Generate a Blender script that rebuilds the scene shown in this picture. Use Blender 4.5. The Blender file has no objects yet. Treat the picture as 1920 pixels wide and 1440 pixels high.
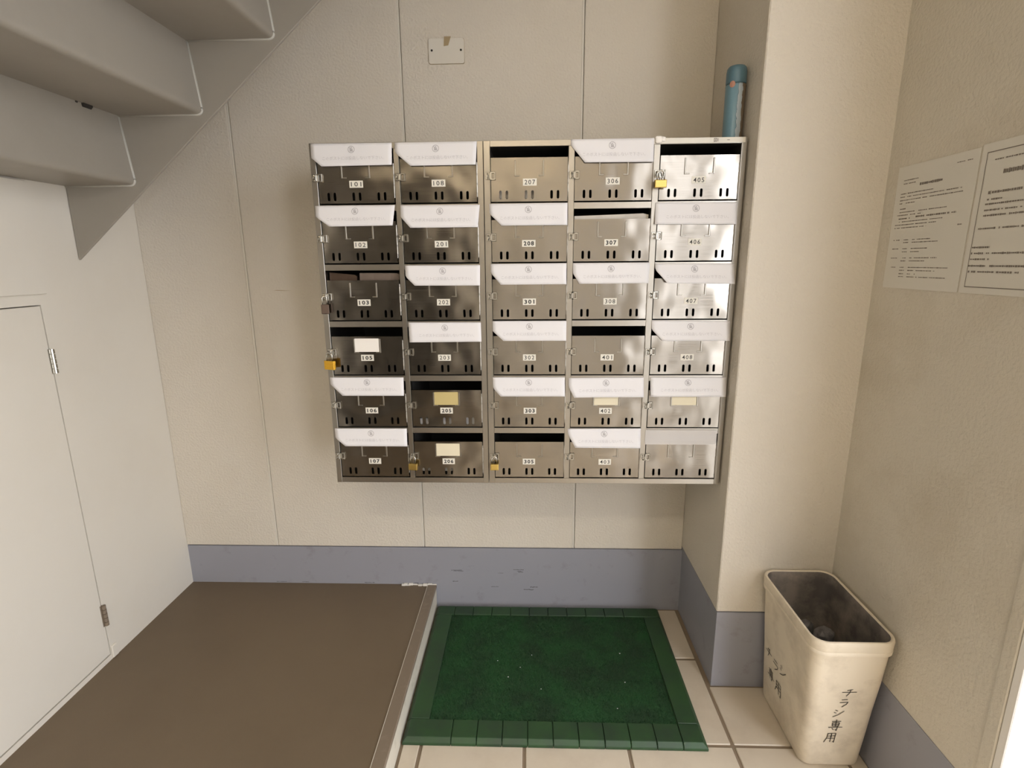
import bpy, bmesh, math, random
from mathutils import Vector, Matrix
random.seed(7)
S = bpy.context.scene
COL = S.collection

# ------------------------------------------------------------------ camera
CAM = Vector((0.0116, -1.9468, 1.392)); PITCH, YAW, ROLL, FPX = 0.2246, -0.0331, -0.0078, 1002.25
fw = Vector((math.sin(YAW)*math.cos(PITCH), math.cos(YAW)*math.cos(PITCH), -math.sin(PITCH)))
rt0 = Vector((math.cos(YAW), -math.sin(YAW), 0)); up0 = rt0.cross(fw)
rt = math.cos(ROLL)*rt0 + math.sin(ROLL)*up0; up = math.cos(ROLL)*up0 - math.sin(ROLL)*rt0
cd = bpy.data.cameras.new('camera'); cam = bpy.data.objects.new('camera', cd); COL.objects.link(cam)
cd.sensor_width = 36; cd.lens = 36*FPX/1920; cd.clip_start = .03
m = Matrix((rt, up, -fw)).transposed().to_4x4(); m.translation = CAM; cam.matrix_world = m
S.camera = cam

# ------------------------------------------------------------------ world, daylight, exposure
W = bpy.data.worlds.new('overcast_sky'); S.world = W; W.use_nodes = True
bg = W.node_tree.nodes['Background']; bg.inputs[0].default_value = (.95, .98, 1.06, 1); bg.inputs[1].default_value = 5.3
S.view_settings.view_transform = 'Standard'; S.view_settings.look = 'None'
S.view_settings.exposure = 0.52; S.view_settings.gamma = 1; S.view_settings.use_curve_mapping = False

# room dimensions (metres)
XL, XP, XR = -1.391, .6178, .9675            # left wall, pillar side, right wall
DP, ZS, ZB = .4027, .1017, .2675             # pillar depth, raised floor, baseboard top
XS, DS, DM = -.3693, .2824, .3467            # step edge, stair stringer, mailbox front
OPY0, OPY1, OPZ = -1.017, -3.25, 2.45         # entrance opening in the right wall
YR, ZC = -3.6, 2.95                          # rear wall, ceiling

def portal(name, loc, rot, sx, sy):
    l = bpy.data.lights.new(name, 'AREA'); l.shape = 'RECTANGLE'; l.size = sx; l.size_y = sy; l.energy = 1
    l.cycles.is_portal = True
    o = bpy.data.objects.new(name, l); COL.objects.link(o); o.location = loc; o.rotation_euler = rot
    return o
portal('entrance_daylight', (XR+.12, (OPY0+OPY1)/2, OPZ/2), (0, math.pi/2, 0), OPZ-.02, abs(OPY1-OPY0)-.02)


# ------------------------------------------------------------------ materials
def nodes(mt): return mt.node_tree.nodes, mt.node_tree.links
def mat(name, col, rough=.6, metal=0., bump=None, mottle=None, spec=.5):
    """bump = (scale, strength, distance); mottle = (scale, second colour, amount, lo, hi)"""
    mt = bpy.data.materials.new(name); mt.use_nodes = True; N, L = nodes(mt); b = N['Principled BSDF']
    b.inputs['Base Color'].default_value = (*col, 1); b.inputs['Roughness'].default_value = rough
    b.inputs['Metallic'].default_value = metal; b.inputs['Specular IOR Level'].default_value = spec
    tc = N.new('ShaderNodeTexCoord')
    if mottle:
        sc, c2, amt, lo, hi = mottle
        n = N.new('ShaderNodeTexNoise'); n.inputs['Scale'].default_value = sc; n.inputs['Detail'].default_value = 6
        n.inputs['Roughness'].default_value = .65
        L.new(tc.outputs['Object'], n.inputs['Vector'])
        r = N.new('ShaderNodeMapRange'); r.inputs[1].default_value = lo; r.inputs[2].default_value = hi; r.inputs[4].default_value = amt
        L.new(n.outputs['Fac'], r.inputs[0])
        mx = N.new('ShaderNodeMix'); mx.data_type = 'RGBA'; mx.inputs[6].default_value = (*col, 1); mx.inputs[7].default_value = (*c2, 1)
        L.new(r.outputs[0], mx.inputs[0]); L.new(mx.outputs[2], b.inputs['Base Color'])
    if bump:
        n2 = N.new('ShaderNodeTexNoise'); n2.inputs['Scale'].default_value = bump[0]; n2.inputs['Detail'].default_value = 4
        L.new(tc.outputs['Object'], n2.inputs['Vector'])
        bp = N.new('ShaderNodeBump'); bp.inputs['Strength'].default_value = bump[1]; bp.inputs['Distance'].default_value = bump[2]
        L.new(n2.outputs['Fac'], bp.inputs['Height']); L.new(bp.outputs[0], b.inputs['Normal'])
    return mt

M = {}
M['wall'] = mat('wall_paint', (.66, .605, .515), .75, bump=(130, .7, .004), mottle=(2.2, (.61, .55, .45), .6, .45, .75))
M['wall_smooth'] = mat('wall_paint_smooth', (.69, .645, .56), .6, bump=(60, .12, .001), mottle=(3, (.66, .61, .52), .6, .45, .7))
M['wall_right'] = mat('wall_paint_stained', (.62, .57, .475), .75, bump=(120, .6, .004), mottle=(3.5, (.52, .46, .36), .7, .5, .75))
M['added_dark'] = mat('added_dark_brown', (.055, .045, .034), .6)  # for the two added dark panels behind the camera
M['ceiling'] = mat('ceiling_paint', (.68, .64, .55), .8)
M['white_frame'] = mat('white_frame_paint', (.80, .77, .72), .45)
M['base'] = mat('blue_grey_baseboard', (.295, .295, .325), .45, mottle=(14, (.22, .21, .22), .6, .58, .72))
M['brown'] = mat('brown_vinyl', (.150, .110, .068), .55, bump=(300, .25, .001), mottle=(1.8, (.128, .092, .056), .8, .4, .7))
M['nosing'] = mat('brown_nosing', (.20, .155, .11), .45, mottle=(20, (.30, .25, .19), .4, .55, .7))
M['riser'] = mat('cream_riser', (.60, .55, .45), .55, mottle=(18, (.35, .30, .23), .6, .55, .75))
M['tile'] = mat('beige_tile', (.60, .52, .41), .35, bump=(90, .05, .001), mottle=(6, (.50, .42, .32), .6, .45, .7))
M['scuff'] = mat('grey_scuff', (.13, .125, .13), .7)
M['grout'] = mat('tile_grout', (.24, .18, .12), .9)
M['stair'] = mat('grey_green_steel_paint', (.315, .285, .238), .42, bump=(220, .12, .001), mottle=(5, (.285, .255, .21), .6, .45, .7))
M['stair_dark'] = mat('bare_rust', (.03, .025, .02), .8)
M['weld'] = mat('painted_weld', (.52, .50, .44), .45, bump=(400, .5, .002))
M['gdark'] = mat('dark_gap', (.02, .017, .013), .9)
M['paper'] = mat('white_paper', (.725, .705, .705), .75)
M['ink_faded'] = mat('faded_print', (.52, .50, .505), .8)
M['ink_grey'] = mat('grey_print', (.44, .42, .42), .8)
M['ink'] = mat('black_print', (.03, .028, .026), .7)
M['ink_doc'] = mat('document_print', (.20, .17, .14), .8)
M['paper_doc'] = mat('document_paper', (.66, .63, .56), .6)
M['label'] = mat('number_label', (.70, .665, .58), .5)
M['card_white'] = mat('white_card', (.80, .76, .70), .6)
M['card_cream'] = mat('cream_card', (.70, .63, .46), .6)
M['card_tan'] = mat('tan_card', (.50, .40, .17), .6)
M['brass'] = mat('brass', (.60, .43, .13), .32, 1.0)
M['brass_bright'] = mat('bright_brass', (.80, .50, .07), .2, 1.0)
M['lock_dark'] = mat('brown_lock', (.10, .065, .045), .4, .6)
M['chrome'] = mat('bright_steel', (.56, .54, .49), .24, 1.0)
M['green_rubber'] = mat('green_rubber', (.023, .066, .021), .5, mottle=(9, (.020, .040, .022), .8, .4, .65))
M['turf'] = mat('green_turf', (.016, .078, .020), .8, mottle=(7, (.014, .040, .015), .9, .38, .62))
M['bin'] = mat('cream_bin_plastic', (.74, .65, .51), .5, bump=(25, .05, .004), mottle=(7, (.42, .345, .25), .6, .47, .70))
M['bin_in'] = mat('grimy_bin_inside', (.26, .22, .185), .8, mottle=(8, (.09, .08, .075), .9, .40, .62))
M['marker'] = mat('marker_ink', (.035, .03, .022), .6)
M['can_cap'] = mat('blue_cap_plastic', (.09, .17, .21), .45)
M['salmon'] = mat('salmon_print', (.45, .22, .15), .5)
M['tape_tan'] = mat('tan_tape', (.36, .27, .15), .5)
M['grey_tape'] = mat('grey_tape', (.36, .355, .375), .5)
M['mail'] = mat('envelope_paper', (.62, .57, .50), .7, mottle=(12, (.52, .47, .41), .6, .45, .6))
M['mail_brown'] = mat('brown_mail_paper', (.15, .11, .085), .6)
M['trash'] = mat('crumpled_trash', (.22, .20, .20), .7, mottle=(15, (.05, .05, .05), .9, .4, .6))
M['inside'] = mat('mailbox_inside_shade', (.06, .056, .05), .7)  # dark colour puts the shade of the steel interior into the material
M['caulk'] = mat('white_caulk', (.75, .72, .66), .6, bump=(200, .6, .003))
M['pavement'] = mat('pavement', (.45, .43, .40), .9)

def steel_mat(name, col, rough, wave):
    mt = bpy.data.materials.new(name); mt.use_nodes = True; N, L = nodes(mt); b = N['Principled BSDF']
    b.inputs['Metallic'].default_value = 1; b.inputs['Base Color'].default_value = (*col, 1)
    tc = N.new('ShaderNodeTexCoord'); oi = N.new('ShaderNodeObjectInfo')
    off = N.new('ShaderNodeVectorMath'); off.operation = 'MULTIPLY_ADD'
    cmb = N.new('ShaderNodeCombineXYZ'); L.new(oi.outputs['Random'], cmb.inputs[0]); L.new(oi.outputs['Random'], cmb.inputs[2])
    off.inputs[1].default_value = (37, 37, 37); L.new(cmb.outputs[0], off.inputs[0]); L.new(tc.outputs['Object'], off.inputs[2])
    n = N.new('ShaderNodeTexNoise'); n.inputs['Scale'].default_value = 9; n.inputs['Detail'].default_value = 1; L.new(off.outputs[0], n.inputs['Vector'])
    bp = N.new('ShaderNodeBump'); bp.inputs['Strength'].default_value = wave; bp.inputs['Distance'].default_value = .02
    L.new(n.outputs['Fac'], bp.inputs['Height']); L.new(bp.outputs[0], b.inputs['Normal'])
    mp = N.new('ShaderNodeMapping'); mp.inputs['Scale'].default_value = (4, 4, 500); L.new(off.outputs[0], mp.inputs[0])
    n2 = N.new('ShaderNodeTexNoise'); n2.inputs['Scale'].default_value = 1; n2.inputs['Detail'].default_value = 3; L.new(mp.outputs[0], n2.inputs['Vector'])
    r = N.new('ShaderNodeMapRange'); r.inputs[3].default_value = rough-.06; r.inputs[4].default_value = rough+.10
    L.new(n2.outputs['Fac'], r.inputs[0]); L.new(r.outputs[0], b.inputs['Roughness'])
    return mt
M['steel'] = steel_mat('stainless_door', (.335, .306, .264), .17, .30)
M['steel_frame'] = steel_mat('stainless_frame', (.42, .39, .34), .30, .05)

def can_mat():
    mt = bpy.data.materials.new('worn_blue_can'); mt.use_nodes = True; N, L = nodes(mt); b = N['Principled BSDF']
    b.inputs['Roughness'].default_value = .35
    tc = N.new('ShaderNodeTexCoord'); sp = N.new('ShaderNodeSeparateXYZ'); L.new(tc.outputs['Object'], sp.inputs[0])
    n = N.new('ShaderNodeTexNoise'); n.inputs['Scale'].default_value = 70; n.inputs['Detail'].default_value = 5; L.new(tc.outputs['Object'], n.inputs['Vector'])
    a = N.new('ShaderNodeMath'); a.operation = 'MULTIPLY_ADD'; a.inputs[1].default_value = .012; L.new(n.outputs['Fac'], a.inputs[0]); L.new(sp.outputs['X'], a.inputs[2])
    cr = N.new('ShaderNodeValToRGB'); cr.color_ramp.interpolation = 'CONSTANT'
    mr = N.new('ShaderNodeMapRange'); mr.inputs[1].default_value = -.03; mr.inputs[2].default_value = .04; L.new(a.outputs[0], mr.inputs[0]); L.new(mr.outputs[0], cr.inputs[0])
    e = cr.color_ramp.elements; e[0].color = (.14, .25, .30, 1); e[0].position = 0
    e[1].position = .50; e[1].color = (.40, .46, .50, 1)
    x = e.new(.485); x.color = (.03, .05, .07, 1); x = e.new(.68); x.color = (.16, .12, .08, 1); x = e.new(.85); x.color = (.07, .055, .045, 1)
    L.new(cr.outputs[0], b.inputs['Base Color'])
    return mt
M['can'] = can_mat()

def glow(name, col, strength):
    mt = bpy.data.materials.new(name); mt.use_nodes = True; N, L = nodes(mt); b = N['Principled BSDF']
    b.inputs['Base Color'].default_value = (.8, .8, .78, 1); b.inputs['Emission Color'].default_value = (*col, 1); b.inputs['Emission Strength'].default_value = strength
    return mt
M['fill_lamp_glow'] = glow('fill_lamp_glow', (1, .88, .70), 33)  # glow of the added fill lamp
def tape_film():
    mt = bpy.data.materials.new('clear_tape'); mt.use_nodes = True; N, L = nodes(mt); b = N['Principled BSDF']
    b.inputs['Base Color'].default_value = (.82, .78, .74, 1); b.inputs['Roughness'].default_value = .3; b.inputs['Alpha'].default_value = .45
    return mt
M['film'] = tape_film()

# ------------------------------------------------------------------ helpers
def link(o, parent=None):
    COL.objects.link(o)
    if parent is not None: o.parent = parent
    return o
def obj(name, bm, m, parent=None, loc=None, smooth=False):
    me = bpy.data.meshes.new(name); bmesh.ops.recalc_face_normals(bm, faces=bm.faces); bm.to_mesh(me); bm.free()
    for k in (m if isinstance(m, (list, tuple)) else [m]): me.materials.append(M[k])
    if smooth:
        for p in me.polygons: p.use_smooth = True
    o = bpy.data.objects.new(name, me)
    if loc is not None: o.location = loc
    return link(o, parent)
def meshobj(name, me, parent=None, loc=(0, 0, 0)):
    o = bpy.data.objects.new(name, me); o.location = loc; return link(o, parent)
def empty(name, loc=(0, 0, 0), parent=None):
    o = bpy.data.objects.new(name, None); o.location = loc; o.empty_display_size = .05; return link(o, parent)
def tag(o, label, cat, group=None):
    o['label'] = label; o['category'] = cat
    if group: o['group'] = group
    return o
def struct(o, label=None):
    o['kind'] = 'structure'
    if label: o['label'] = label
    return o
def box(bm, x0, x1, y0, y1, z0, z1, bev=0, mi=0, seg=1):
    r = bmesh.ops.create_cube(bm, size=1)
    vs = r['verts']
    for v in vs: v.co = Vector(((x0+x1)/2+v.co.x*(x1-x0), (y0+y1)/2+v.co.y*(y1-y0), (z0+z1)/2+v.co.z*(z1-z0)))
    fs = list({f for v in vs for f in v.link_faces})
    if bev:
        rr = bmesh.ops.bevel(bm, geom=list({e for v in vs for e in v.link_edges}), offset=bev, segments=seg, affect='EDGES', profile=.5)
        fs = rr['faces'] + [f for f in fs if f.is_valid]
    for f in fs:
        if f.is_valid: f.material_index = mi
    return bm
def B(*a, **k): return box(bmesh.new(), *a, **k)
def cyl(bm, p0, p1, r, seg=12, r2=None, caps=True, mi=0):
    p0, p1 = Vector(p0), Vector(p1); d = p1-p0
    mt = Matrix.Translation((p0+p1)/2) @ d.to_track_quat('Z', 'Y').to_matrix().to_4x4()
    g = bmesh.ops.create_cone(bm, cap_ends=caps, segments=seg, radius1=r, radius2=r if r2 is None else r2, depth=d.length, matrix=mt)
    for f in {f for v in g['verts'] for f in v.link_faces}: f.material_index = mi
    return bm
def tube(bm, pts, r, seg=8, closed=False, mi=0):
    pts = [Vector(p) for p in pts]; n = len(pts); rings = []
    for i, p in enumerate(pts):
        a = pts[(i-1) % n] if (i or closed) else p; b = pts[(i+1) % n] if (i < n-1 or closed) else p
        q = (b-a).normalized().to_track_quat('Z', 'Y')
        rings.append([bm.verts.new(p + q @ Vector((r*math.cos(t*2*math.pi/seg), r*math.sin(t*2*math.pi/seg), 0))) for t in range(seg)])
    for i in range(n if closed else n-1):
        a, b = rings[i], rings[(i+1) % n]
        for t in range(seg):
            f = bm.faces.new((a[t], a[(t+1) % seg], b[(t+1) % seg], b[t])); f.material_index = mi
    if not closed:
        bm.faces.new(rings[0][::-1]).material_index = mi; bm.faces.new(rings[-1]).material_index = mi
    return bm
def lathe(bm, prof, seg=32, mi=0):
    rings = []
    for r, z in prof:
        if r < 1e-6: rings.append([bm.verts.new((0, 0, z))])
        else: rings.append([bm.verts.new((r*math.cos(2*math.pi*t/seg), r*math.sin(2*math.pi*t/seg), z)) for t in range(seg)])
    for a, b in zip(rings, rings[1:]):
        for t in range(seg):
            u = (t+1) % seg
            if len(a) == 1 and len(b) == 1: continue
            if len(a) == 1: f = bm.faces.new((a[0], b[u], b[t]))
            elif len(b) == 1: f = bm.faces.new((a[t], a[u], b[0]))
            else: f = bm.faces.new((a[t], a[u], b[u], b[t]))
            f.material_index = mi
    return bm
def extrude_poly(bm, pts, y0, y1, mi=0):
    """polygon in X,Z swept from y0 to y1"""
    a = [bm.verts.new((x, y0, z)) for x, z in pts]; b = [bm.verts.new((x, y1, z)) for x, z in pts]; n = len(pts)
    fs = [bm.faces.new(a), bm.faces.new(b[::-1])] + [bm.faces.new((a[i], b[i], b[(i+1) % n], a[(i+1) % n])) for i in range(n)]
    for f in fs: f.material_index = mi
    return bm
def text_mesh(body, size=1., bold=0., spacing=1., res=2):
    cu = bpy.data.curves.new('txt', 'FONT'); cu.body = body; cu.size = size; cu.align_x = 'CENTER'; cu.align_y = 'CENTER'
    cu.offset = bold; cu.space_character = spacing; cu.resolution_u = res
    o = bpy.data.objects.new('txt', cu); COL.objects.link(o)
    me = bpy.data.meshes.new_from_object(o.evaluated_get(bpy.context.evaluated_depsgraph_get()))
    vs = [tuple(v.co) for v in me.vertices]; fs = [tuple(p.vertices) for p in me.polygons]
    bpy.data.objects.remove(o); bpy.data.curves.remove(cu); bpy.data.meshes.remove(me)
    if vs:
        x0 = min(v[0] for v in vs); x1 = max(v[0] for v in vs); y0 = min(v[1] for v in vs); y1 = max(v[1] for v in vs)
        vs = [((v[0]-(x0+x1)/2)/(x1-x0), (v[1]-(y0+y1)/2)/(y1-y0)) for v in vs]
    return vs, fs                                              # unit box, centred on 0
def add_flat(bm, vf, fn, mi=0):
    """flat drawing (verts, faces) mapped by fn(x, y) -> Vector"""
    vs = [bm.verts.new(fn(*v)) for v in vf[0]]
    for f in vf[1]:
        try: bm.faces.new([vs[i] for i in f]).material_index = mi
        except ValueError: pass
def stroke(pts, w):
    """ribbon along a polyline, as (verts, faces) in the plane"""
    vs, fs = [], []
    for (x0, y0), (x1, y1) in zip(pts, pts[1:]):
        d = math.hypot(x1-x0, y1-y0) or 1; ux, uy = (x1-x0)/d, (y1-y0)/d; e = w*.35
        x0, y0, x1, y1 = x0-ux*e, y0-uy*e, x1+ux*e, y1+uy*e
        nx, ny = -uy*w/2, ux*w/2; i = len(vs)
        vs += [(x0+nx, y0+ny), (x0-nx, y0-ny), (x1-nx, y1-ny), (x1+nx, y1+ny)]; fs.append((i, i+1, i+2, i+3))
    return vs, fs

# ------------------------------------------------------------------ structure: floors
flo = struct(obj('floor', B(XS-.02, XR+.05, YR, .05, -.12, -.004), 'grout'), 'beige tiled entrance floor with brown grout lines')
gx = [XS+.002, -.309, -.004, .302, .610, .915, XR]; gy = [0.0, -.28, -.632, -.984, -1.336, -1.688, -2.04, -2.392, -2.744, -3.096, -3.448, YR]
for i in range(len(gx)-1):
    for j in range(len(gy)-1):
        x0, x1, y0, y1 = gx[i]+.005, gx[i+1]-.005, gy[j+1]+.005, gy[j]-.005
        if x0 > XP-.01:
            if y0 > -DP-.02: continue
            y1 = min(y1, -DP-.004)
        dz = random.uniform(-.0006, .0006)
        obj('tile', B(x0, x1, y0, y1, -.012, dz, bev=.002), 'tile', flo)
scuffs = []
rf = struct(obj('floor_raised', B(XL-.02, XS-.038, YR, .012, -.1, ZS-.0015), 'brown'), 'brown vinyl raised floor below the stairs')
obj('floor_nosing', B(XS-.036, XS+.001, YR, -.001, ZS-.012, ZS+.001, bev=.002), 'nosing', rf)
obj('floor_nosing_lip', B(XS-.0368, XS-.0352, YR, -.001, ZS-.004, ZS+.0015), 'riser', rf)
for k in range(16):
    q_ = random.Random(40+k); x = q_.choice([-.30, -.20, -.12, -.05, .02, -.27])+q_.uniform(-.03, .05) if k < 11 else q_.uniform(-1.1, -.4); z = q_.uniform(.150, .172) if k < 7 else (q_.uniform(.06, .12) if k < 11 else ZS+.004)
    w = q_.uniform(.012, .045); h = q_.uniform(.001, .0035); n = 9
    pts = [(x+w*i/n, z+h*q_.uniform(.1, 1)) for i in range(n+1)]+[(x+w*i/n, z-h*q_.uniform(.1, 1)) for i in range(n, -1, -1)]
    scuffs.append(pts)
obj('step_riser', B(XS-.036, XS-.0015, YR, -.001, -.002, ZS-.0125), 'riser', rf)
bm = bmesh.new()
for k in range(14):
    x = -.512+k*.0098; h = random.uniform(.001, .0075)
    box(bm, x, x+.012+random.uniform(0, .006), -.003-random.uniform(0, .008), -.0005, ZS-.002, ZS+h, bev=.0006)
obj('caulk', bm, 'caulk', rf)

# ------------------------------------------------------------------ structure: walls
wb = struct(obj('wall_back', B(XL-.15, XP+.06, .012, .12, -.1, ZC), 'gdark'), 'cream back wall of wide painted panels')
joints = [XL, -1.0139, -.4142, .1875, XP]
obj('scuff_mark', extrude_poly(bmesh.new(), [(-.92, 1.2975), (-.905, 1.2985), (-.88, 1.297), (-.852, 1.2965), (-.88, 1.2955), (-.905, 1.2965)], -.0008, .001), 'tape_tan', wb)
for a, b in zip(joints, joints[1:]):
    obj('panel', B(a+(.0042 if a != XL else 0), b-(.0042 if b != XP else 0), 0, .02, ZB+.004, ZC, bev=.003, seg=2), 'wall', wb)
    # pale sealant bead in the joint
    if a != XL: obj('joint_sealant', B(a-.0042, a+.0026, .0015, .02, ZB+.004, ZC, bev=.001), 'wall_smooth', wb)
bb = struct(obj('baseboard_back', B(XL-.02, XP+.02, .003, .02, -.02, ZB), 'base'), 'blue grey painted base course of the back wall')
for pts in scuffs: obj('scuff_mark', extrude_poly(bmesh.new(), pts, .0026, .0032), 'scuff', bb)
pl = struct(obj('wall_pillar', B(XP, XR+.02, -DP, .05, ZB+.014, ZC, bev=.003), 'wall'), 'cream pillar between mailboxes and right wall')
struct(obj('baseboard_pillar', B(XP+.003, XR+.02, -DP+.003, .05, -.02, ZB+.010), 'base'), 'blue grey base course around the pillar')
DY0, DY1, DZ0, DZ1 = -.4455, -1.20, .122, 1.279            # closet door opening
bm = bmesh.new()
for a in ((DY0+.003, .12, -.1, ZC), (DY1-.003, DY0+.003, DZ1+.003, ZC), (YR-.1, DY1-.003, -.1, ZC), (DY1-.003, DY0+.003, -.1, DZ0-.004)):
    box(bm, XL-.15, XL, a[0], a[1], a[2], a[3])
bmesh.ops.remove_doubles(bm, verts=bm.verts, dist=1e-5)
wl = struct(obj('wall_left', bm, 'wall_smooth'), 'smooth pale left wall with a closet door')
obj('closet_shade_backing', B(XL-.14, XL-.10, DY1-.02, DY0+.02, DZ0-.02, DZ1+.02), 'gdark', wl)  # dark sheet standing in for the shade behind the door gaps
obj('header_panel', B(XL-.01, XL+.010, DY1-.1, -.424, 1.312, 1.622, bev=.002), 'wall_smooth', wl)
obj('frame_foot', B(XL-.01, XL+.006, DY0+.004, DY0+.030, ZS, ZS+.045, bev=.003), 'wall_smooth', wl)
d1 = struct(empty('door_1', (XL, DY0, ZS)), 'flush pale closet door below the stairs')
obj('door_leaf', B(-.032, .0005, DY1-DY0, 0, DZ0-ZS, DZ1-ZS, bev=.0015), 'wall_smooth', d1)
for z0, z1, mk in ((1.081, 1.154, 'chrome'), (.229, .304, 'nosing')):
    bm = bmesh.new(); n = 5; h = (z1-z0)/n
    for k in range(n): cyl(bm, (.006, .003, z0-ZS+k*h+.0012), (.006, .003, z0-ZS+(k+1)*h-.0012), .0065, 12)
    cyl(bm, (.006, .003, z0-ZS), (.006, .003, z1-ZS), .004, 10)
    box(bm, -.001, .0022, -.006, .003, z0-ZS, z1-ZS)
    hg = obj('hinge', bm, mk, d1, smooth=False)
RT = .15
bm = bmesh.new()
for a in ((OPY0, -DP+.05, -.1, ZC), (OPY1, OPY0, OPZ, ZC), (YR-.1, OPY1, -.1, ZC)):
    box(bm, XR, XR+RT, a[0], a[1], a[2], a[3])
wr = struct(obj('wall_right', bm, 'wall_right'), 'stained cream right wall with two pinned documents')
struct(obj('baseboard_right', B(XR-.002, XR+.02, OPY0+.032, -DP+.003, -.02, ZB+.008), 'base'), 'blue grey base course of the right wall')
t1 = struct(obj('trim_1', B(XR-.006, XR+.02, OPY0, OPY0+.030, 0, OPZ+.03, bev=.002), 'wall_right'), 'beige casing strip at the entrance edge')
bm = bmesh.new()
box(bm, XR-.004, XR+RT+.01, OPY0-.020, OPY0-.0005, 0, OPZ, bev=.002); box(bm, XR-.004, XR+RT+.01, OPY1+.0005, OPY1+.020, 0, OPZ, bev=.002)
box(bm, XR-.004, XR+RT+.01, OPY1+.021, OPY0-.021, OPZ-.020, OPZ-.0005, bev=.002)
struct(obj('trim_2', bm, 'white_frame'), 'white entrance frame at the right edge')
struct(obj('added_white_panel', B(XR+.03, XR+.09, -2.38, -1.72, 0, OPZ-.021, bev=.003), 'white_frame'), 'added white panel in the entrance, breaking up the steel reflections')  # added out of view to split the daylight reflection into streaks
struct(obj('wall_rear', B(XL-.15, XR+.15, YR-.12, YR, -.1, ZC), 'wall'))
struct(obj('added_dark_rear', B(XL+.05, -.55, YR, YR+.03, ZS, 2.25, bev=.004), 'added_dark'), 'added dark panel behind the camera, darkening the steel reflections')  # added out of view so the left mailbox doors reflect something dark
struct(obj('added_dark_left', B(XL, XL+.03, -3.50, -2.25, ZS, 2.25, bev=.004), 'added_dark'), 'added dark panel on the left wall, darkening the steel reflections')  # second unseen panel added to darken the leftmost column's reflection
struct(obj('ceiling', B(XL-.15, XR+.15, YR-.12, .12, ZC, ZC+.1), 'ceiling'))
struct(obj('ground_outside', B(-9, 9, -12, 6, -.4, -.13), 'pavement'), 'pavement outside the entrance')

# ------------------------------------------------------------------ added fill lamp on the ceiling, unseen behind the camera
LX, LY = -.25, -2.95
cl = tag(empty('fill_lamp', (LX, LY, ZC)), 'added long white fill lamp, unseen behind the camera', 'lamp')
obj('fill_lamp_housing', B(-.62, .62, -.06, .06, -.03, 0, bev=.004), 'white_frame', cl)
ld = obj('fill_lamp_diffuser', B(-.60, .60, -.05, .05, -.07, -.0305, bev=.012, seg=3), 'fill_lamp_glow', cl)

# ------------------------------------------------------------------ steel staircase, seen from below
st = tag(empty('steel_staircase', (XL, -DS, 1.4)), 'grey painted steel staircase rising to the right along the back wall', 'staircase')
SO = Vector((XL, -DS, 1.4)); SY0, SY1 = -DS, -1.30
NS = 6; run, rise, lean = .2325, .1925, .022
xo = [-1.17+run*i for i in range(NS)]; zt = [1.6255+rise*i for i in range(NS+1)]
xi = [XL+.002]+[xo[i]-lean for i in range(NS)]
sl = (2.104-1.407)/(-.568+1.389)
for sy in (SY0, SY1-.009):
    xe = .25; pts = [(XL+.002, 1.407), (xe, 1.407+sl*(xe-XL)), (xe, min(1.407+sl*(xe-XL)+.30, ZC-.01)), (XL+.002+.28, 1.407+.28+.30), (XL+.002, 1.407+.36)]
    o = obj('stringer', extrude_poly(bmesh.new(), pts, sy, sy+.009), 'stair', st); o.location = -SO
    bmod = o.modifiers.new('bev', 'BEVEL'); bmod.width = .0015; bmod.segments = 1
T = .0045
for i in range(NS):
    xa, xb, za, zb_, xc = xi[i], xo[i], zt[i], zt[i+1], xi[i+1]
    # underside profile: tread, rounded bend, leaning riser
    R_ = .020; dirv = Vector((xc-xb, zb_-za)).normalized()
    p1 = Vector((xb-R_, za)); p3 = Vector((xb, za))+dirv*R_
    arc = []
    for k in range(7):
        t = k/6; arc.append((1-t)**2*p1+2*t*(1-t)*Vector((xb, za))+t*t*p3)
    low = [Vector((xa, za))]+arc+[Vector((xc, zb_))]
    nrm = Vector((-1, 0))
    top = []
    for k, p in enumerate(low):
        t0 = (low[min(k+1, len(low)-1)]-low[max(k-1, 0)]).normalized(); top.append(p+Vector((-t0.y, t0.x))*T)
    o = obj('step_plate', extrude_poly(bmesh.new(), [tuple(p) for p in low]+[tuple(p) for p in reversed(top)], SY1, SY0), 'stair', st, smooth=True); o.location = -SO
    o.modifiers.new('es', 'EDGE_SPLIT').split_angle = math.radians(40)
    bm = tube(bmesh.new(), [(p.x+.001, SY0-.001, p.y-.001) for p in low], .0035, 6)
    obj('weld_bead', bm, 'weld', o, smooth=True)
    if i == 1:
        bm = extrude_poly(bmesh.new(), [(xa-.004, za+.004), (xa+.002, za-.010), (xa+.008, za-.004), (xa+.007, za+.003)], -.415, -.385)
        extrude_poly(bm, [(xa-.003, za+.003), (xa, za-.005), (xa+.004, za+.002)], -.435, -.428)
        obj('paint_chip', bm, 'stair_dark', o)

# ------------------------------------------------------------------ mailbox cabinets
ZT0, ZBOT = 1.722, .700
RP = .1676                                   # row pitch
SLOT = .029; DH = .1205                      # slot height, door height
row_slot_top = [1.706-RP*r for r in range(6)]
row_door_top = [z-SLOT for z in row_slot_top]
row_door_bot = [z-DH for z in row_door_top]
cols = [(-.5925, -.3725), (-.3550, -.1360), (-.0970, .1205), (.1400, .3565), (.3765, .5950)]
nums = [['101', '102', '103', '105', '106', '107'], ['108', '201', '202', '203', '205', '206'], ['207', '208', '301', '302', '303', '305'],
        ['306', '307', '308', '401', '402', '403'], ['405', '406', '407', '408', None, None]]
YF = -DM
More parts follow.
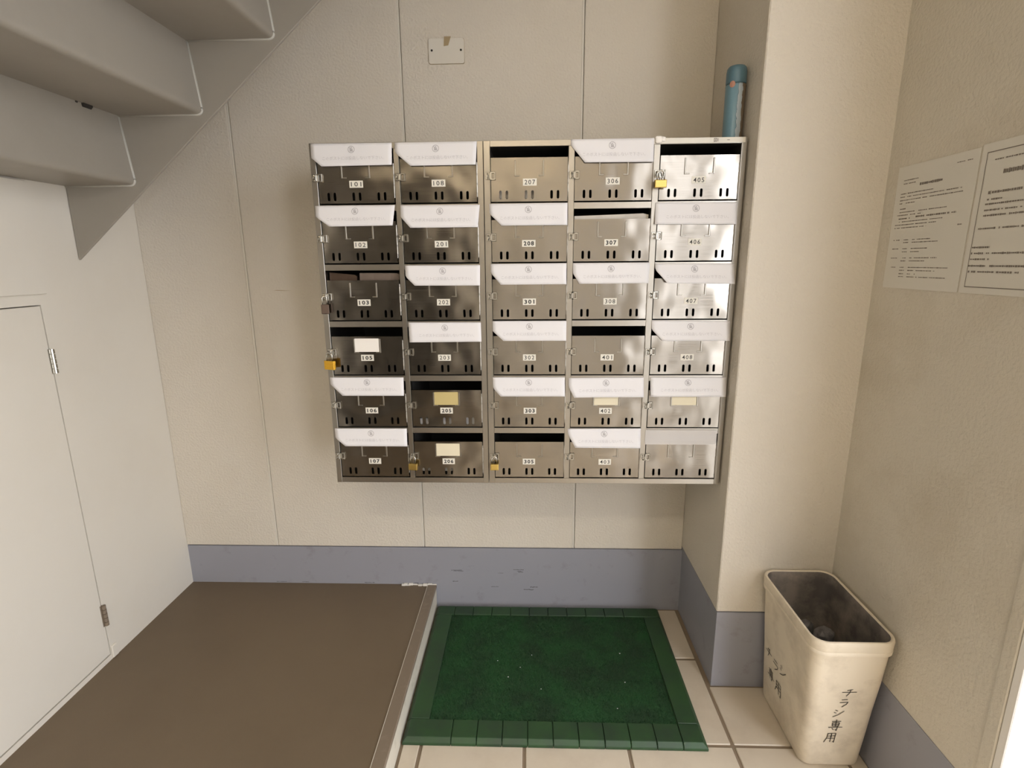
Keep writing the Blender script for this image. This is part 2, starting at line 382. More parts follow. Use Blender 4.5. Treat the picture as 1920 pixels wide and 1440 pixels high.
# door sheet with six rounded slots, shared
DW = .2165
def door_mesh():
    cu = bpy.data.curves.new('door', 'CURVE'); cu.dimensions = '2D'; cu.fill_mode = 'BOTH'; cu.extrude = .0008
    def poly(pts):
        s = cu.splines.new('POLY'); s.points.add(len(pts)-1); s.use_cyclic_u = True
        for p, q in zip(s.points, pts): p.co = (q[0], q[1], 0, 1)
    w, h = DW, DH-.003
    poly([(0, 0), (w, 0), (w, -h), (0, -h)])
    for f in (.123, .206, .458, .543, .793, .877):
        cx, cy, hw, hh = f*w, -.8225*DH, .0037, .0115
        pts = [(cx+hw*math.cos(a), cy+(hh-hw)+hw*math.sin(a)) for a in [math.pi*k/6 for k in range(7)]]
        pts += [(cx-hw*math.cos(a), cy-(hh-hw)-hw*math.sin(a)) for a in [math.pi*k/6 for k in range(7)]]
        poly(pts)
    o = bpy.data.objects.new('door', cu); COL.objects.link(o)
    me = bpy.data.meshes.new_from_object(o.evaluated_get(bpy.context.evaluated_depsgraph_get()))
    bpy.data.objects.remove(o)
    me.transform(Matrix(((1, 0, 0, 0), (0, 0, 1, 0), (0, 1, 0, 0), (0, 0, 0, 1))))      # (x, y, z) -> (x, z, y)
    bm = bmesh.new(); bm.from_mesh(me)
    # folded edges of the pressed door
    box(bm, 0, .0012, 0, .010, -h, 0); box(bm, w-.0012, w, 0, .010, -h, 0); box(bm, 0, w, 0, .010, -.0012, 0); box(bm, 0, w, 0, .010, -h, -h+.0012)
    bmesh.ops.recalc_face_normals(bm, faces=bm.faces); bm.to_mesh(me); bm.free(); me.materials.clear(); me.materials.append(M['steel']); me.name = 'door'
    return me
DOOR = door_mesh()
def as_mesh(name, bm, ms, smooth=False):
    me = bpy.data.meshes.new(name); bmesh.ops.recalc_face_normals(bm, faces=bm.faces); bm.to_mesh(me); bm.free()
    for k in ms: me.materials.append(M[k])
    if smooth:
        for p in me.polygons: p.use_smooth = True
    return me
HW, HH = .079, .043                          # name card holder
RAILS = []
for s in (0, 1):
    bm = bmesh.new(); x = -HW/2 if s == 0 else HW/2; xa = x if s == 0 else x-.013
    box(bm, x-.002, x+.002, -.0036, -.0004, -HH, 0, bev=.0008); box(bm, xa, xa+.013, -.0030, -.0004, -HH, -HH+.003, bev=.0006)
    RAILS.append(as_mesh('card_rail', bm, ['steel_frame']))
bm = bmesh.new(); box(bm, -.0195, .0195, -.0009, .0008, -.0095, .0095)
LABEL0 = bm
# hasp: folded strap on the door, staple on the frame
bm = bmesh.new()
box(bm, -.002, .013, -.0030, .0002, .0065, .0115, bev=.001); box(bm, -.002, .013, -.0030, .0002, -.0115, -.0065, bev=.001)      # folded plate with a slot
box(bm, .0095, .0135, -.0032, .0002, -.0115, .0115, bev=.001); box(bm, -.002, .004, -.0030, .0002, -.0115, .0115, bev=.001)
box(bm, .0125, .0142, -.0075, -.002, -.0105, .0105, bev=.0006)
box(bm, -.0045, -.001, -.010, -.002, -.0095, .0075, bev=.001)
cyl(bm, (.0075, -.003, .009), (.0075, -.0042, .009), .0018, 8); cyl(bm, (.0075, -.003, -.009), (.0075, -.0042, -.009), .0018, 8)
LATCH = as_mesh('latch', bm, ['chrome'])
bm = bmesh.new()
box(bm, -.016, -.004, -.0022, .0005, -.010, .010, bev=.0008)
tube(bm, [(-.010, -.001, .006), (-.010, -.009, .0055), (-.0085, -.0125, .001), (-.0085, -.0125, -.003), (-.010, -.009, -.007), (-.010, -.001, -.0075)], .0018, 6)
STAPLE = as_mesh('hasp_staple', bm, ['chrome'])
bm = bmesh.new()
for z in (-.014, -.040, -.066): cyl(bm, (0, 0, z), (0, 0, z-.020), .0017, 8)
cyl(bm, (0, 0, -.005), (0, 0, -.098), .0009, 6)
HINGE = as_mesh('hinge', bm, ['steel_frame'])
cards = {(0, 3): 'card_white', (1, 4): 'card_tan', (1, 5): 'card_cream', (3, 4): 'card_cream', (4, 4): 'card_cream'}
tilt = random.Random(3)

def cabinet(ci, x0, x1, label):
    ax = (x0+x1)/2; C0 = Vector((ax, 0, ZBOT))
    c = tag(empty('mailbox_cabinet', C0), label, 'mailboxes', 'wall mounted mailbox cabinets')
    def P(name, bm, m='steel_frame'):
        o = obj(name, bm, m, c); o.location = -C0; return o
    YB = -.002
    P('side_panel', B(x0, cols[ci[0]][0]-.001, YF, YB, ZBOT, ZT0, bev=.001)); P('side_panel', B(cols[ci[-1]][1]+.001, x1, YF, YB, ZBOT, ZT0, bev=.001))
    P('top_panel', B(cols[ci[0]][0]-.001, cols[ci[-1]][1]+.001, YF+.0003, YB, row_slot_top[0], ZT0-.0003, bev=.0006))
    P('bottom_panel', B(cols[ci[0]][0]-.001, cols[ci[-1]][1]+.001, YF+.0003, YB, ZBOT+.0003, row_door_bot[5]-.001, bev=.0006))
    P('back_panel', B(cols[ci[0]][0], cols[ci[-1]][1], YB-.006, YB-.001, row_door_bot[5], row_slot_top[0]), 'inside')
    for a, b in zip(ci, ci[1:]):
        bm = B(cols[a][1]+.001, cols[b][0]-.001, YF+.0002, YF+.03, row_door_bot[5]-.001, row_slot_top[0], bev=.001)
        box(bm, (cols[a][1]+cols[b][0])/2-.001, (cols[a][1]+cols[b][0])/2+.001, YF+.03, YB-.006, row_door_bot[5], row_slot_top[0], mi=1)
        P('divider', bm, ['steel_frame', 'inside'])
    for k in ci:
        xa, xb = cols[k]
        for r in range(1, 6):
            bm = B(xa-.0008, xb+.0008, YF+.0012, YF+.004, row_slot_top[r], row_door_bot[r-1]-.0012)
            box(bm, xa-.0008, xb+.0008, YF+.004, YB-.007, row_door_bot[r-1]-.0035, row_door_bot[r-1]-.0012, mi=1)
            P('shelf', bm, ['steel_frame', 'inside'])
        for r in range(6):
            dx = (xb-xa-DW)/2; num = nums[k][r]
            d = meshobj('door', DOOR, c, Vector((xa+dx, YF+.0016, row_door_top[r]))-C0)
            d.rotation_euler = (tilt.uniform(-.006, .006), 0, tilt.uniform(-.007, .007))
            d['label'] = ('steel mailbox door numbered '+num) if num else 'steel mailbox door without a number label'
            for rm in RAILS: meshobj('card_rail', rm, d, (DW/2, 0, -.007))
            if (k, r) in cards:
                obj('name_card', B(-HW/2+.002, HW/2-.003, -.0020, -.0010, -HH+.003, .001), cards[(k, r)], d, loc=(DW/2, 0, -.007))
            if num:
                bm = LABEL0.copy(); rr = tilt.uniform(-.03, .03); heavy = num in ('208', '301', '303', '305', '106', '107', '205', '206', '307', '103', '105')
                t = text_mesh(num, bold=.035 if heavy else .008, spacing=1.25)
                add_flat(bm, t, lambda x, y: Vector((x*.030*math.cos(rr)-y*.0125*math.sin(rr), -.00105, y*.0125+x*.030*math.sin(rr))), 1)
                obj('number_label', bm, ['label', 'ink'], d, loc=(DW/2+tilt.uniform(-.002, .002), -.0009, -.0655))
            meshobj('latch', LATCH, d, (-.001, -.001, -.048))
            meshobj('hinge', HINGE, d, (DW+.0012, -.0012, -.006))
            meshobj('hasp_staple', STAPLE, c, Vector((xa+.001, YF, row_door_top[r]-.048))-C0)
    return c
cabinet([0, 1], -.6100, -.1180, 'stainless steel mailbox cabinet of two columns, 101 to 206')
cabinet([2, 3, 4], -.1165, .6115, 'stainless steel mailbox cabinet of three columns beside the pillar')

# ------------------------------------------------------------------ no-posting notices
TXT = text_mesh('このポストには投函しないで下さい。', spacing=1.0, res=1)
def emblem():
    vs, fs = [], []
    def ring(r0, r1, n=28):
        i = len(vs)
        for k in range(n):
            a = 2*math.pi*k/n; vs.extend([(r0*math.cos(a), r0*math.sin(a)), (r1*math.cos(a), r1*math.sin(a))])
        for k in range(n):
            j = (k+1) % n; fs.append((i+2*k, i+2*k+1, i+2*j+1, i+2*j))
    ring(.82, 1.0)
    def quad(p):
        i = len(vs); vs.extend(p); fs.append(tuple(range(i, i+len(p))))
    quad([(-.42, -.55), (.42, -.55), (.42, .02), (-.42, .02)])                      # box body
    quad([(-.50, .06), (.50, .06), (.42, .22), (-.42, .22)])                        # slot lid
    quad([(-.30, .28), (.10, .28), (.28, .62), (-.10, .62)])                        # slanted sheet
    quad([(-.72, .58), (-.60, .70), (.70, -.58), (.58, -.70)])                      # bar of the prohibition sign
    return vs, fs
EMB = emblem()
NG = 'no-posting notices taped over the mailbox slots'
def notice(name_of, tl, tr, br, bl, cut, lift=.006, curl=0., text=True):
    """corner points (x, z) of the sheet; cut = (height share of the left edge kept, width share cut off)"""
    tl, tr, br, bl = (Vector(p) for p in (tl, tr, br, bl))
    ax = Vector((tl.x, YF-.0022, tl.y))
    def pos(u, v, off=0):
        p = (tl*(1-u)+tr*u)*(1-v)+(bl*(1-u)+br*u)*v
        y = YF-.0012-lift*v**1.6-off-curl*(1-u)**4*v
        return Vector((p.x, y, p.y))-ax
    bm = bmesh.new(); nu, nv = 18, 8; g = []
    for j in range(nv+1):
        v = j/nv; ul = 0 if v <= cut[0] else cut[1]*(v-cut[0])/(1-cut[0])
        g.append([bm.verts.new(pos(ul+(1-ul)*i/nu, v)) for i in range(nu+1)])
    for j in range(nv):
        for i in range(nu): bm.faces.new((g[j][i], g[j+1][i], g[j+1][i+1], g[j][i+1]))
    o = obj('notice_sheet', bm, 'paper', smooth=True); o.location = ax
    sm = o.modifiers.new('thick', 'SOLIDIFY'); sm.thickness = .0004; sm.offset = 0
    w = (tr-tl).length; h = (tl-bl).length
    bm = bmesh.new()
    add_flat(bm, TXT, lambda x, y: pos(.52+x*.76, .655-y*.165, .0006), 0)
    r = .0098
    add_flat(bm, EMB, lambda x, y: pos(.50+x*r/w, .275-y*r/h, .0006), 1)
    obj('print', bm, ['ink_faded', 'ink_grey'], o)
    tag(o, name_of, 'notice', NG)
    return o
CW = ['leftmost', 'second', 'middle', 'fourth', 'rightmost']; RW = ['top', 'second', 'third', 'fourth', 'fifth', 'bottom']
def nl(n):
    k, r = [(k, r) for k in range(5) for r in range(6) if nums[k][r] == n][0]
    return 'white no-posting notice in the %s row of the %s mailbox column, over %s' % (RW[r], CW[k], n)
notice(nl('101'), (-.604, 1.7205), (-.3735, 1.720), (-.375, 1.661), (-.604, 1.659), (.62, .125))
notice(nl('102'), (-.605, 1.5535), (-.374, 1.5535), (-.382, 1.497), (-.606, 1.4955), (.54, .175))
notice(nl('106'), (-.605, 1.0475), (-.376, 1.0475), (-.376, .9905), (-.603, .9905), (.40, .155))
notice(nl('107'), (-.6035, .8825), (-.3745, .8825), (-.374, .8255), (-.602, .8255), (.55, .130))
notice(nl('108'), (-.365, 1.720), (-.1345, 1.7205), (-.138, 1.6585), (-.366, 1.6575), (.42, .19))
notice(nl('201'), (-.358, 1.5525), (-.1295, 1.552), (-.136, 1.490), (-.359, 1.490), (.52, .125))
notice(nl('202'), (-.353, 1.3840), (-.1325, 1.3835), (-.133, 1.325), (-.353, 1.326), (.55, .12))
notice(nl('203'), (-.352, 1.2165), (-.1335, 1.2160), (-.132, 1.1585), (-.350, 1.157), (1.0, .0))
notice(nl('208'), (-.1025, 1.5535), (.1205, 1.5545), (.1205, 1.4935), (-.102, 1.4935), (.45, .155))
notice(nl('301'), (-.1015, 1.3860), (.120, 1.3870), (.1205, 1.3270), (-.101, 1.3270), (.42, .13))
notice(nl('302'), (-.0985, 1.2195), (.1225, 1.2195), (.122, 1.1605), (-.098, 1.1605), (.50, .145))
notice(nl('303'), (-.1005, 1.0475), (.120, 1.0475), (.121, .9885), (-.100, .9885), (.55, .105))
notice(nl('306'), (.127, 1.7215), (.3565, 1.7220), (.3560, 1.6595), (.129, 1.6605), (.25, .165))
notice(nl('308'), (.1385, 1.3865), (.3610, 1.3870), (.3580, 1.3285), (.139, 1.3280), (.48, .085))
notice(nl('402'), (.132, 1.0455), (.3590, 1.0470), (.3600, .9870), (.131, .9865), (.45, .075), lift=.009, curl=.006)
notice(nl('403'), (.131, .8830), (.3580, .8850), (.3580, .8215), (.134, .8230), (.30, .095))
notice(nl('406'), (.3685, 1.5525), (.5970, 1.5520), (.5980, 1.4910), (.368, 1.4930), (1.0, 0))
notice(nl('407'), (.3760, 1.3845), (.6030, 1.3830), (.6050, 1.3250), (.376, 1.3290), (.32, .15), lift=.010, curl=.016)
notice(nl('408'), (.3740, 1.2185), (.6040, 1.2170), (.6060, 1.1590), (.376, 1.1590), (.42, .14))
notice('white no-posting notice in the fifth row of the rightmost mailbox column, unnumbered', (.3790, 1.0470), (.6060, 1.0470), (.6085, .9875), (.381, .9875), (1.0, 0))
tp = tag(empty('sealing_tape', (.482, YF-.0008, .834)), 'grey and clear tape sealing the bottom right mailbox slot', 'tape')
obj('tape_strip', B(-.093, .110, -.0006, 0, .007, .0315), 'grey_tape', tp)
obj('tape_film', B(-.110, .110, -.0016, -.0011, -.001, .046), 'film', tp)
lb = tag(obj('paper_label', B(.3775, .606, YF-.0012, YF-.0002, 1.7075, 1.7215, bev=.0003), 'label'), 'narrow cream label strip on the rail above mailbox 405', 'label')
bm = bmesh.new()
for sp in ([(.520, 1.7185), (.520, 1.710)], [(.520, 1.7185), (.527, 1.7185), (.527, 1.711)], [(.520, 1.711), (.527, 1.711)], [(.5235, 1.716), (.5235, 1.713)], [(.5305, 1.7185), (.5305, 1.711)], [(.556, 1.7145), (.562, 1.7145)]):
    add_flat(bm, stroke(sp, .0016), lambda x, y: Vector((x, YF-.0016, y)))
obj('print', bm, 'ink_doc', lb)
bm = bmesh.new(); box(bm, .360, .378, YF-.004, YF-.0004, 1.7085, 1.7265, bev=.004, seg=2); box(bm, .372, .388, YF-.003, YF-.0004, 1.712, 1.7245, bev=.003, seg=2)
tag(obj('tape_wad', bm, 'card_white', smooth=True), 'crumpled white tape at the corner above mailbox 405', 'tape')

# ------------------------------------------------------------------ mail
def mail(name, label, x0, x1, z0, z1, y0, dy, slope, mk, tearx=None):
    n = 14; bm = bmesh.new(); f, b = [], []
    rnd = random.Random(label)
    for i in range(n+1):
        t = i/n; x = x0+(x1-x0)*t; zt_ = z1+slope*(t-.5)-(.004 if t > .93 else 0); w = rnd.uniform(-.0006, .0006)
        f.append([bm.verts.new((x, y0+w, z0)), bm.verts.new((x, y0+w+.004, zt_))]); b.append([bm.verts.new((x, y0+dy, z0)), bm.verts.new((x, y0+dy+.02, zt_))])
    for i in range(n):
        bm.faces.new((f[i][0], f[i+1][0], f[i+1][1], f[i][1])); bm.faces.new((b[i][0], b[i][1], b[i+1][1], b[i+1][0]))
        bm.faces.new((f[i][1], f[i+1][1], b[i+1][1], b[i][1])); bm.faces.new((f[i][0], b[i][0], b[i+1][0], f[i+1][0]))
    bm.faces.new((f[0][0], f[0][1], b[0][1], b[0][0])); bm.faces.new((f[n][0], b[n][0], b[n][1], f[n][1]))
    return tag(obj(name, bm, mk, smooth=False), label, 'mail')
mail('envelope', 'pale envelope sticking up in the slot of mailbox 307', .1425, .3545, row_door_bot[1]+.045, 1.5225, YF+.0145, .012, .006, 'mail')
mail('magazine', 'brown magazine jammed in the slot of mailbox 103', -.4960, -.3760, row_door_bot[2]+.045, 1.3625, YF+.0145, .010, -.001, 'mail_brown')
mail('magazine', 'darker magazine beside the brown one in the slot of mailbox 103', -.5880, -.5060, row_door_bot[2]+.045, 1.3610, YF+.0175, .010, -.008, 'lock_dark')
mail('envelope', 'pale envelope showing through the holes of mailbox 207', -.0930, .060, row_door_bot[0]+.0135, 1.60, YF+.0165, .006, .0, 'mail')
mail('envelope', 'white envelope showing through the holes of mailbox 205', -.3450, -.150, row_door_bot[4]+.004, .912, YF+.0165, .006, .004, 'paper')
mail('envelope', 'grey envelope showing through the holes of mailbox 206', -.3480, -.200, row_door_bot[5]+.016, .75, YF+.0165, .006, -.004, 'mail')

# ------------------------------------------------------------------ padlocks
def padlock(label, x, ztop, w, h, body, laminated=False, sh=.020, rot=0., dx=0.):
    """ztop: top of the shackle loop"""
    d = .011; yc = YF-.0155
    p = tag(empty('padlock', (x+dx, yc, ztop-sh-h)), label, 'padlock', 'padlocks on the mailbox hasps'); p.rotation_euler = (0, 0, rot)
    bm = bmesh.new()
    if laminated:
        n = 6
        for k in range(n): box(bm, -w/2, w/2, -d/2, d/2, h*k/n+.0003, h*(k+1)/n-.0003, bev=.0009)
        box(bm, -w/2+.001, w/2-.001, -d/2+.001, d/2-.001, .001, h-.001)
    else: box(bm, -w/2, w/2, -d/2, d/2, 0, h, bev=.0018, seg=2)
    bd = obj('lock_body', bm, body, p)
    cyl_bm = cyl(bmesh.new(), (0, 0, -.0006), (0, 0, .001), .003, 12); obj('keyhole', cyl_bm, 'gdark', bd)
    r = w*.30; pts = [(-r, 0, h-.002)]+[(-r*math.cos(a), 0, h+sh-.002-r+r*math.sin(a)) for a in [math.pi*k/8 for k in range(9)]]+[(r, 0, h-.002)]
    obj('shackle', tube(bmesh.new(), pts, .0021, 8), 'chrome', p, smooth=True)
padlock('dull brass padlock at the top right beside mailbox 405', .3765, row_door_top[0]-.040, .033, .021, 'brass', sh=.026)
padlock('dark brown padlock hanging on the hasp of mailbox 103', -.5960, row_door_top[2]-.043, .022, .028, 'lock_dark', sh=.026, rot=.35)
padlock('bright laminated brass padlock on the hasp of mailbox 105', -.5960, row_door_top[3]-.045, .036, .028, 'brass_bright', True, sh=.026, rot=-.35)
padlock('brass padlock at the bottom of the second mailbox column, on 206', -.3565, row_door_top[5]-.042, .028, .021, 'brass', sh=.026, rot=-.15)
padlock('pale brass padlock at the bottom of the middle mailbox column, on 305', -.0985, row_door_top[5]-.042, .026, .020, 'brass', sh=.026, rot=.1)

# ------------------------------------------------------------------ spray can, cover plate
sc = tag(empty('spray_can', (.5875, -.290, ZT0)), 'worn blue spray can standing on the mailboxes by the pillar', 'spray can')
obj('can_body', lathe(bmesh.new(), [(0, .001), (.024, .0005), (.027, .002), (.0275, .004), (.0268, .006), (.0268, .138), (.0275, .140), (.0272, .143), (.024, .146), (0, .146)], 40), 'can', sc, smooth=True)
cp = obj('can_cap', lathe(bmesh.new(), [(0, .1462), (.0265, .1462), (.0272, .149), (.0270, .176), (.0255, .186), (.021, .1915), (.013, .194), (0, .195)], 40), 'can_cap', sc, smooth=True)
bm = bmesh.new(); n = 16; c0 = bm.verts.new((0, 0, 0)); a0 = math.radians(232)
def cs(u, v): return Vector((.0279*math.cos(a0+u/.0268), .0279*math.sin(a0+u/.0268), .142+v))
c0.co = cs(0, 0); rg = [bm.verts.new(cs(.0075*math.cos(2*math.pi*k/n), .0085*math.sin(2*math.pi*k/n))) for k in range(n)]
for k in range(n): bm.faces.new((c0, rg[k], rg[(k+1) % n]))
obj('round_print', bm, 'salmon', sc)
def rrect(w, h, r, n=6):
    pts = []
    for cx, cy, a0 in ((w/2-r, h/2-r, 0), (-w/2+r, h/2-r, 90), (-w/2+r, -h/2+r, 180), (w/2-r, -h/2+r, 270)):
        for k in range(n+1):
            a = math.radians(a0+90*k/n); pts.append((cx+r*math.cos(a), cy+r*math.sin(a)))
    return pts
cpw, cph = .117, .075
cvp = tag(empty('cover_plate', (-.2595, 0, 2.0675)), 'cream blank outlet cover plate high on the back wall', 'cover plate')
bm = extrude_poly(bmesh.new(), rrect(cpw, cph, .007), -.004, -.0018); bev = bm
po = obj('plate', bm, 'wall_smooth', cvp)
obj('plate_shadow_gap', extrude_poly(bmesh.new(), rrect(cpw+.002, cph+.002, .007), -.0019, .0005), 'tape_tan', cvp)
for x in (-.048, .048): obj('screw', cyl(bmesh.new(), (x, -.0048, .002), (x, -.0035, .002), .0035, 12), 'gdark', cvp)
bm = extrude_poly(bmesh.new(), [(-.006, .042), (.016, .042), (.014, .036), (.007, .016), (-.008, .014), (-.007, .030)], -.0052, -.0041); obj('tape_scrap', bm, 'tape_tan', cvp)

# ------------------------------------------------------------------ green mat
mx0, mx1, my0, my1, mt_ = XS+.003, .533, -.012, -.655, .020
mat_o = tag(empty('door_mat', ((mx0+mx1)/2, (my0+my1)/2, .0006)), 'green artificial turf mat with rubber edge blocks below the mailboxes', 'mat')
MO = Vector(((mx0+mx1)/2, (my0+my1)/2, 0))
ix0, ix1, iy0, iy1 = -.296, .462, -.078, -.578
def MP(name, bm, m): o = obj(name, bm, m, mat_o); o.location = -MO; return o
MP('mat_base', B(mx0+.006, mx1-.006, my1+.006, my0-.006, .0005, .012), 'green_rubber')
def block(x0, x1, y0, y1, bevs):
    """rubber edge piece with its outer edges sloped: bevs = set of 'l','r','f','b'"""
    bm = bmesh.new(); s = .012; g = .0012
    xs = (x0+g, x1-g); ys = (y0+g, y1-g)                   # y0 front (more negative), y1 back
    t = [(x0+g+(s if 'l' in bevs else 0), y0+g+(s if 'f' in bevs else 0)), (x1-g-(s if 'r' in bevs else 0), y0+g+(s if 'f' in bevs else 0)),
         (x1-g-(s if 'r' in bevs else 0), y1-g-(s if 'b' in bevs else 0)), (x0+g+(s if 'l' in bevs else 0), y1-g-(s if 'b' in bevs else 0))]
    b = [(xs[0], ys[0]), (xs[1], ys[0]), (xs[1], ys[1]), (xs[0], ys[1])]
    rows = [[bm.verts.new((p[0], p[1], z)) for p in q] for q, z in ((b, .0005), (b, .009), (t, mt_))]
    for a, c in zip(rows, rows[1:]):
        for i in range(4): bm.faces.new((a[i], a[(i+1) % 4], c[(i+1) % 4], c[i]))
    bm.faces.new(rows[0][::-1]); top = bm.faces.new(rows[-1])
    bmesh.ops.bevel(bm, geom=[e for e in bm.edges if e.verts[0].co.z > .005 and e.verts[1].co.z > .005], offset=.0012, segments=1, affect='EDGES')
    return bm
fx = [mx0, -.221]+[-.221+.0757*k for k in range(1, 10)]+[mx1]
for a, b in zip(fx, fx[1:]):
    MP('edge_block', block(a, b, my1, iy1, {'f'} | ({'l'} if a == mx0 else set()) | ({'r'} if b == mx1 else set())), 'green_rubber')
bx = [mx0, -.289]+[-.289+.0750*k for k in range(1, 10)]+[mx1]
for a, b in zip(bx, bx[1:]):
    MP('edge_block', block(a, b, iy0, my0, {'b'} | ({'l'} if a == mx0 else set()) | ({'r'} if b == mx1 else set())), 'green_rubber')
MP('edge_strip', block(mx0, ix0, iy1, iy0, {'l'}), 'green_rubber'); MP('edge_strip', block(ix1, mx1, iy1, iy0, {'r'}), 'green_rubber')
verts, faces = [], []
rn = random.Random(11)
for k in range(42000):
    x, y = rn.uniform(ix0, ix1), rn.uniform(iy1, iy0); a = rn.uniform(0, 6.283); w = rn.uniform(.0007, .0012); h = rn.uniform(.005, .0095)
    lx, ly = rn.uniform(-.003, .003), rn.uniform(-.003, .003); i = len(verts)
    verts += [(x-w*math.cos(a), y-w*math.sin(a), .012), (x+w*math.cos(a), y+w*math.sin(a), .012), (x+lx, y+ly, .012+h)]; faces.append((i, i+1, i+2))
me = bpy.data.meshes.new('turf'); me.from_pydata(verts, [], faces); me.materials.append(M['turf'])
tf = meshobj('turf', me, mat_o, -MO); tf['kind'] = 'stuff'
MP('turf_backing', B(ix0, ix1, iy1, iy0, .0121, .0132), 'turf')
for x, y in ((.335, -.285), (.288, -.528), (.33, -.42), (-.02, -.36), (-.06, -.405), (.05, -.455), (.02, -.30), (-.10, -.33)):
    s = rn.uniform(.0012, .003); bm = B(x-s, x+s, y-s*.7, y+s*.7, .0215, .0235, bev=.0006)
    tag(obj('litter_speck', bm, 'paper'), 'tiny white speck of litter on the green turf mat', 'litter', 'white specks of litter on the green mat')

# ------------------------------------------------------------------ flyer bin
BH = .442
bc0, bs0 = (.8590, -.5560), (.166, .272); bc1, bs1 = (.8470, -.5790), (.204, .322)
def blev(z): t = z/.405; return [bc0[i]+(bc1[i]-bc0[i])*t for i in (0, 1)], [bs0[i]+(bs1[i]-bs0[i])*t for i in (0, 1)]
bn = tag(empty('flyer_bin', (bc0[0], bc0[1], .001)), 'grimy cream plastic bin with handwritten black lettering by the right wall', 'bin')
BO = Vector((bc0[0], bc0[1], .001))
def loop(bm, c, s, r, z): return [bm.verts.new((c[0]+x, c[1]+y, z)) for x, y in rrect(s[0], s[1], r, 7)]
def skin(bm, loops, mis, cap0=True, cap1=False):
    n = len(loops[0])
    for a, b, mi in zip(loops, loops[1:], mis):
        for i in range(n): bm.faces.new((a[i], a[(i+1) % n], b[(i+1) % n], b[i])).material_index = mi
    if cap0: bm.faces.new(loops[0][::-1])
    if cap1: bm.faces.new(loops[-1]).material_index = mis[-1]
bm = bmesh.new(); L_ = []; mis = []
def add(z, ds, r, mi):
    c, s = blev(z); L_.append(loop(bm, c, (s[0]+ds, s[1]+ds), r, z)); mis.append(mi)
add(.0, -.014, .024, 0); add(.004, -.004, .028, 0); add(.012, 0, .030, 0); add(.10, 0, .030, 0); add(.20, -.001, .031, 0); add(.30, .001, .032, 0); add(.405, 0, .034, 0)
add(.4051, -.006, .032, 1); add(.30, -.007, .030, 1); add(.15, -.007, .028, 1); add(.012, -.007, .026, 1)
skin(bm, L_, mis[:-1] and mis[1:], True, True)
o = obj('bin_body', bm, ['bin', 'bin_in'], bn, smooth=True); o.location = -BO
o.modifiers.new('es', 'EDGE_SPLIT').split_angle = math.radians(50)
bm = bmesh.new(); L_ = []; c, s = blev(.405)
for z, ds, r in ((.400, .001, .034), (.401, .010, .038), (.410, .012, .039), (.412, .009, .038), (.414, .011, .039), (.436, .014, .040), (BH, .010, .038), (BH+.001, .003, .036), (BH-.002, -.004, .034), (.405, -.007, .032), (.400, -.006, .032)):
    L_.append(loop(bm, c, (s[0]+ds, s[1]+ds), r, z))
L_.append(L_[0]); skin(bm, L_, [0]*8+[1]*3, False)
o = obj('bin_rim', bm, ['bin', 'bin_in'], bn, smooth=True); o.location = -BO
o.modifiers.new('es', 'EDGE_SPLIT').split_angle = math.radians(50)
G = {'チ': [[(.68, 1), (.32, .84)], [(0, .56), (1, .62)], [(.56, .93), (.52, .5), (.34, .02)]],
     'ラ': [[(.2, .95), (.85, 1)], [(.05, .58), (.98, .66), (.85, .36), (.4, 0)]],
     'シ': [[(.12, .97), (.34, .86)], [(.02, .66), (.24, .56)], [(.0, .04), (.5, .32), (1, .84)]],
     '専': [[(.18, .86), (.84, .9)], [(.24, .73), (.76, .76), (.75, .44), (.26, .43), (.24, .73)], [(.25, .58), (.76, .6)], [(.5, 1.04), (.5, .4)], [(0, .28), (1.05, .34)], [(.70, .42), (.66, 0), (.54, .08)], [(.28, .2), (.42, .06)]],
     '用': [[(.2, .95), (.18, .45), (0, .0)], [(.2, .93), (.9, .98), (.88, .0), (.78, .06)], [(.2, .66), (.88, .7)], [(.2, .42), (.88, .44)], [(.54, .95), (.54, .04)]]}
def ffront(x, z):
    c, s = blev(z); return Vector((x, c[1]-s[1]/2-.0014, z))
def fside(y, z):
    c, s = blev(z); return Vector((c[0]-s[0]/2-.0014, y, z))
bm = bmesh.new()
for ch, x, z, w, h in (('チ', .838, .264, .036, .024), ('ラ', .837, .226, .022, .026), ('シ', .829, .189, .026, .026), ('専', .825, .140, .034, .038), ('用', .822, .096, .030, .034)):
    for sp in G[ch]: add_flat(bm, stroke([(x+p[0]*w, z+p[1]*h) for p in sp], .0021), ffront)
o = obj('lettering', bm, 'marker', bn); o.location = -BO
bm = bmesh.new()
for ch, y, z, w, h in (('チ', -.462, .180, .038, .030), ('ラ', -.510, .172, .034, .032), ('シ', -.556, .184, .036, .034), ('専', -.478, .112, .040, .038), ('用', -.528, .104, .040, .042)):
    for sp in G[ch]: add_flat(bm, stroke([(y-p[0]*w, z+p[1]*h) for p in sp], .0024), fside)
o = obj('lettering', bm, 'marker', bn); o.location = -BO
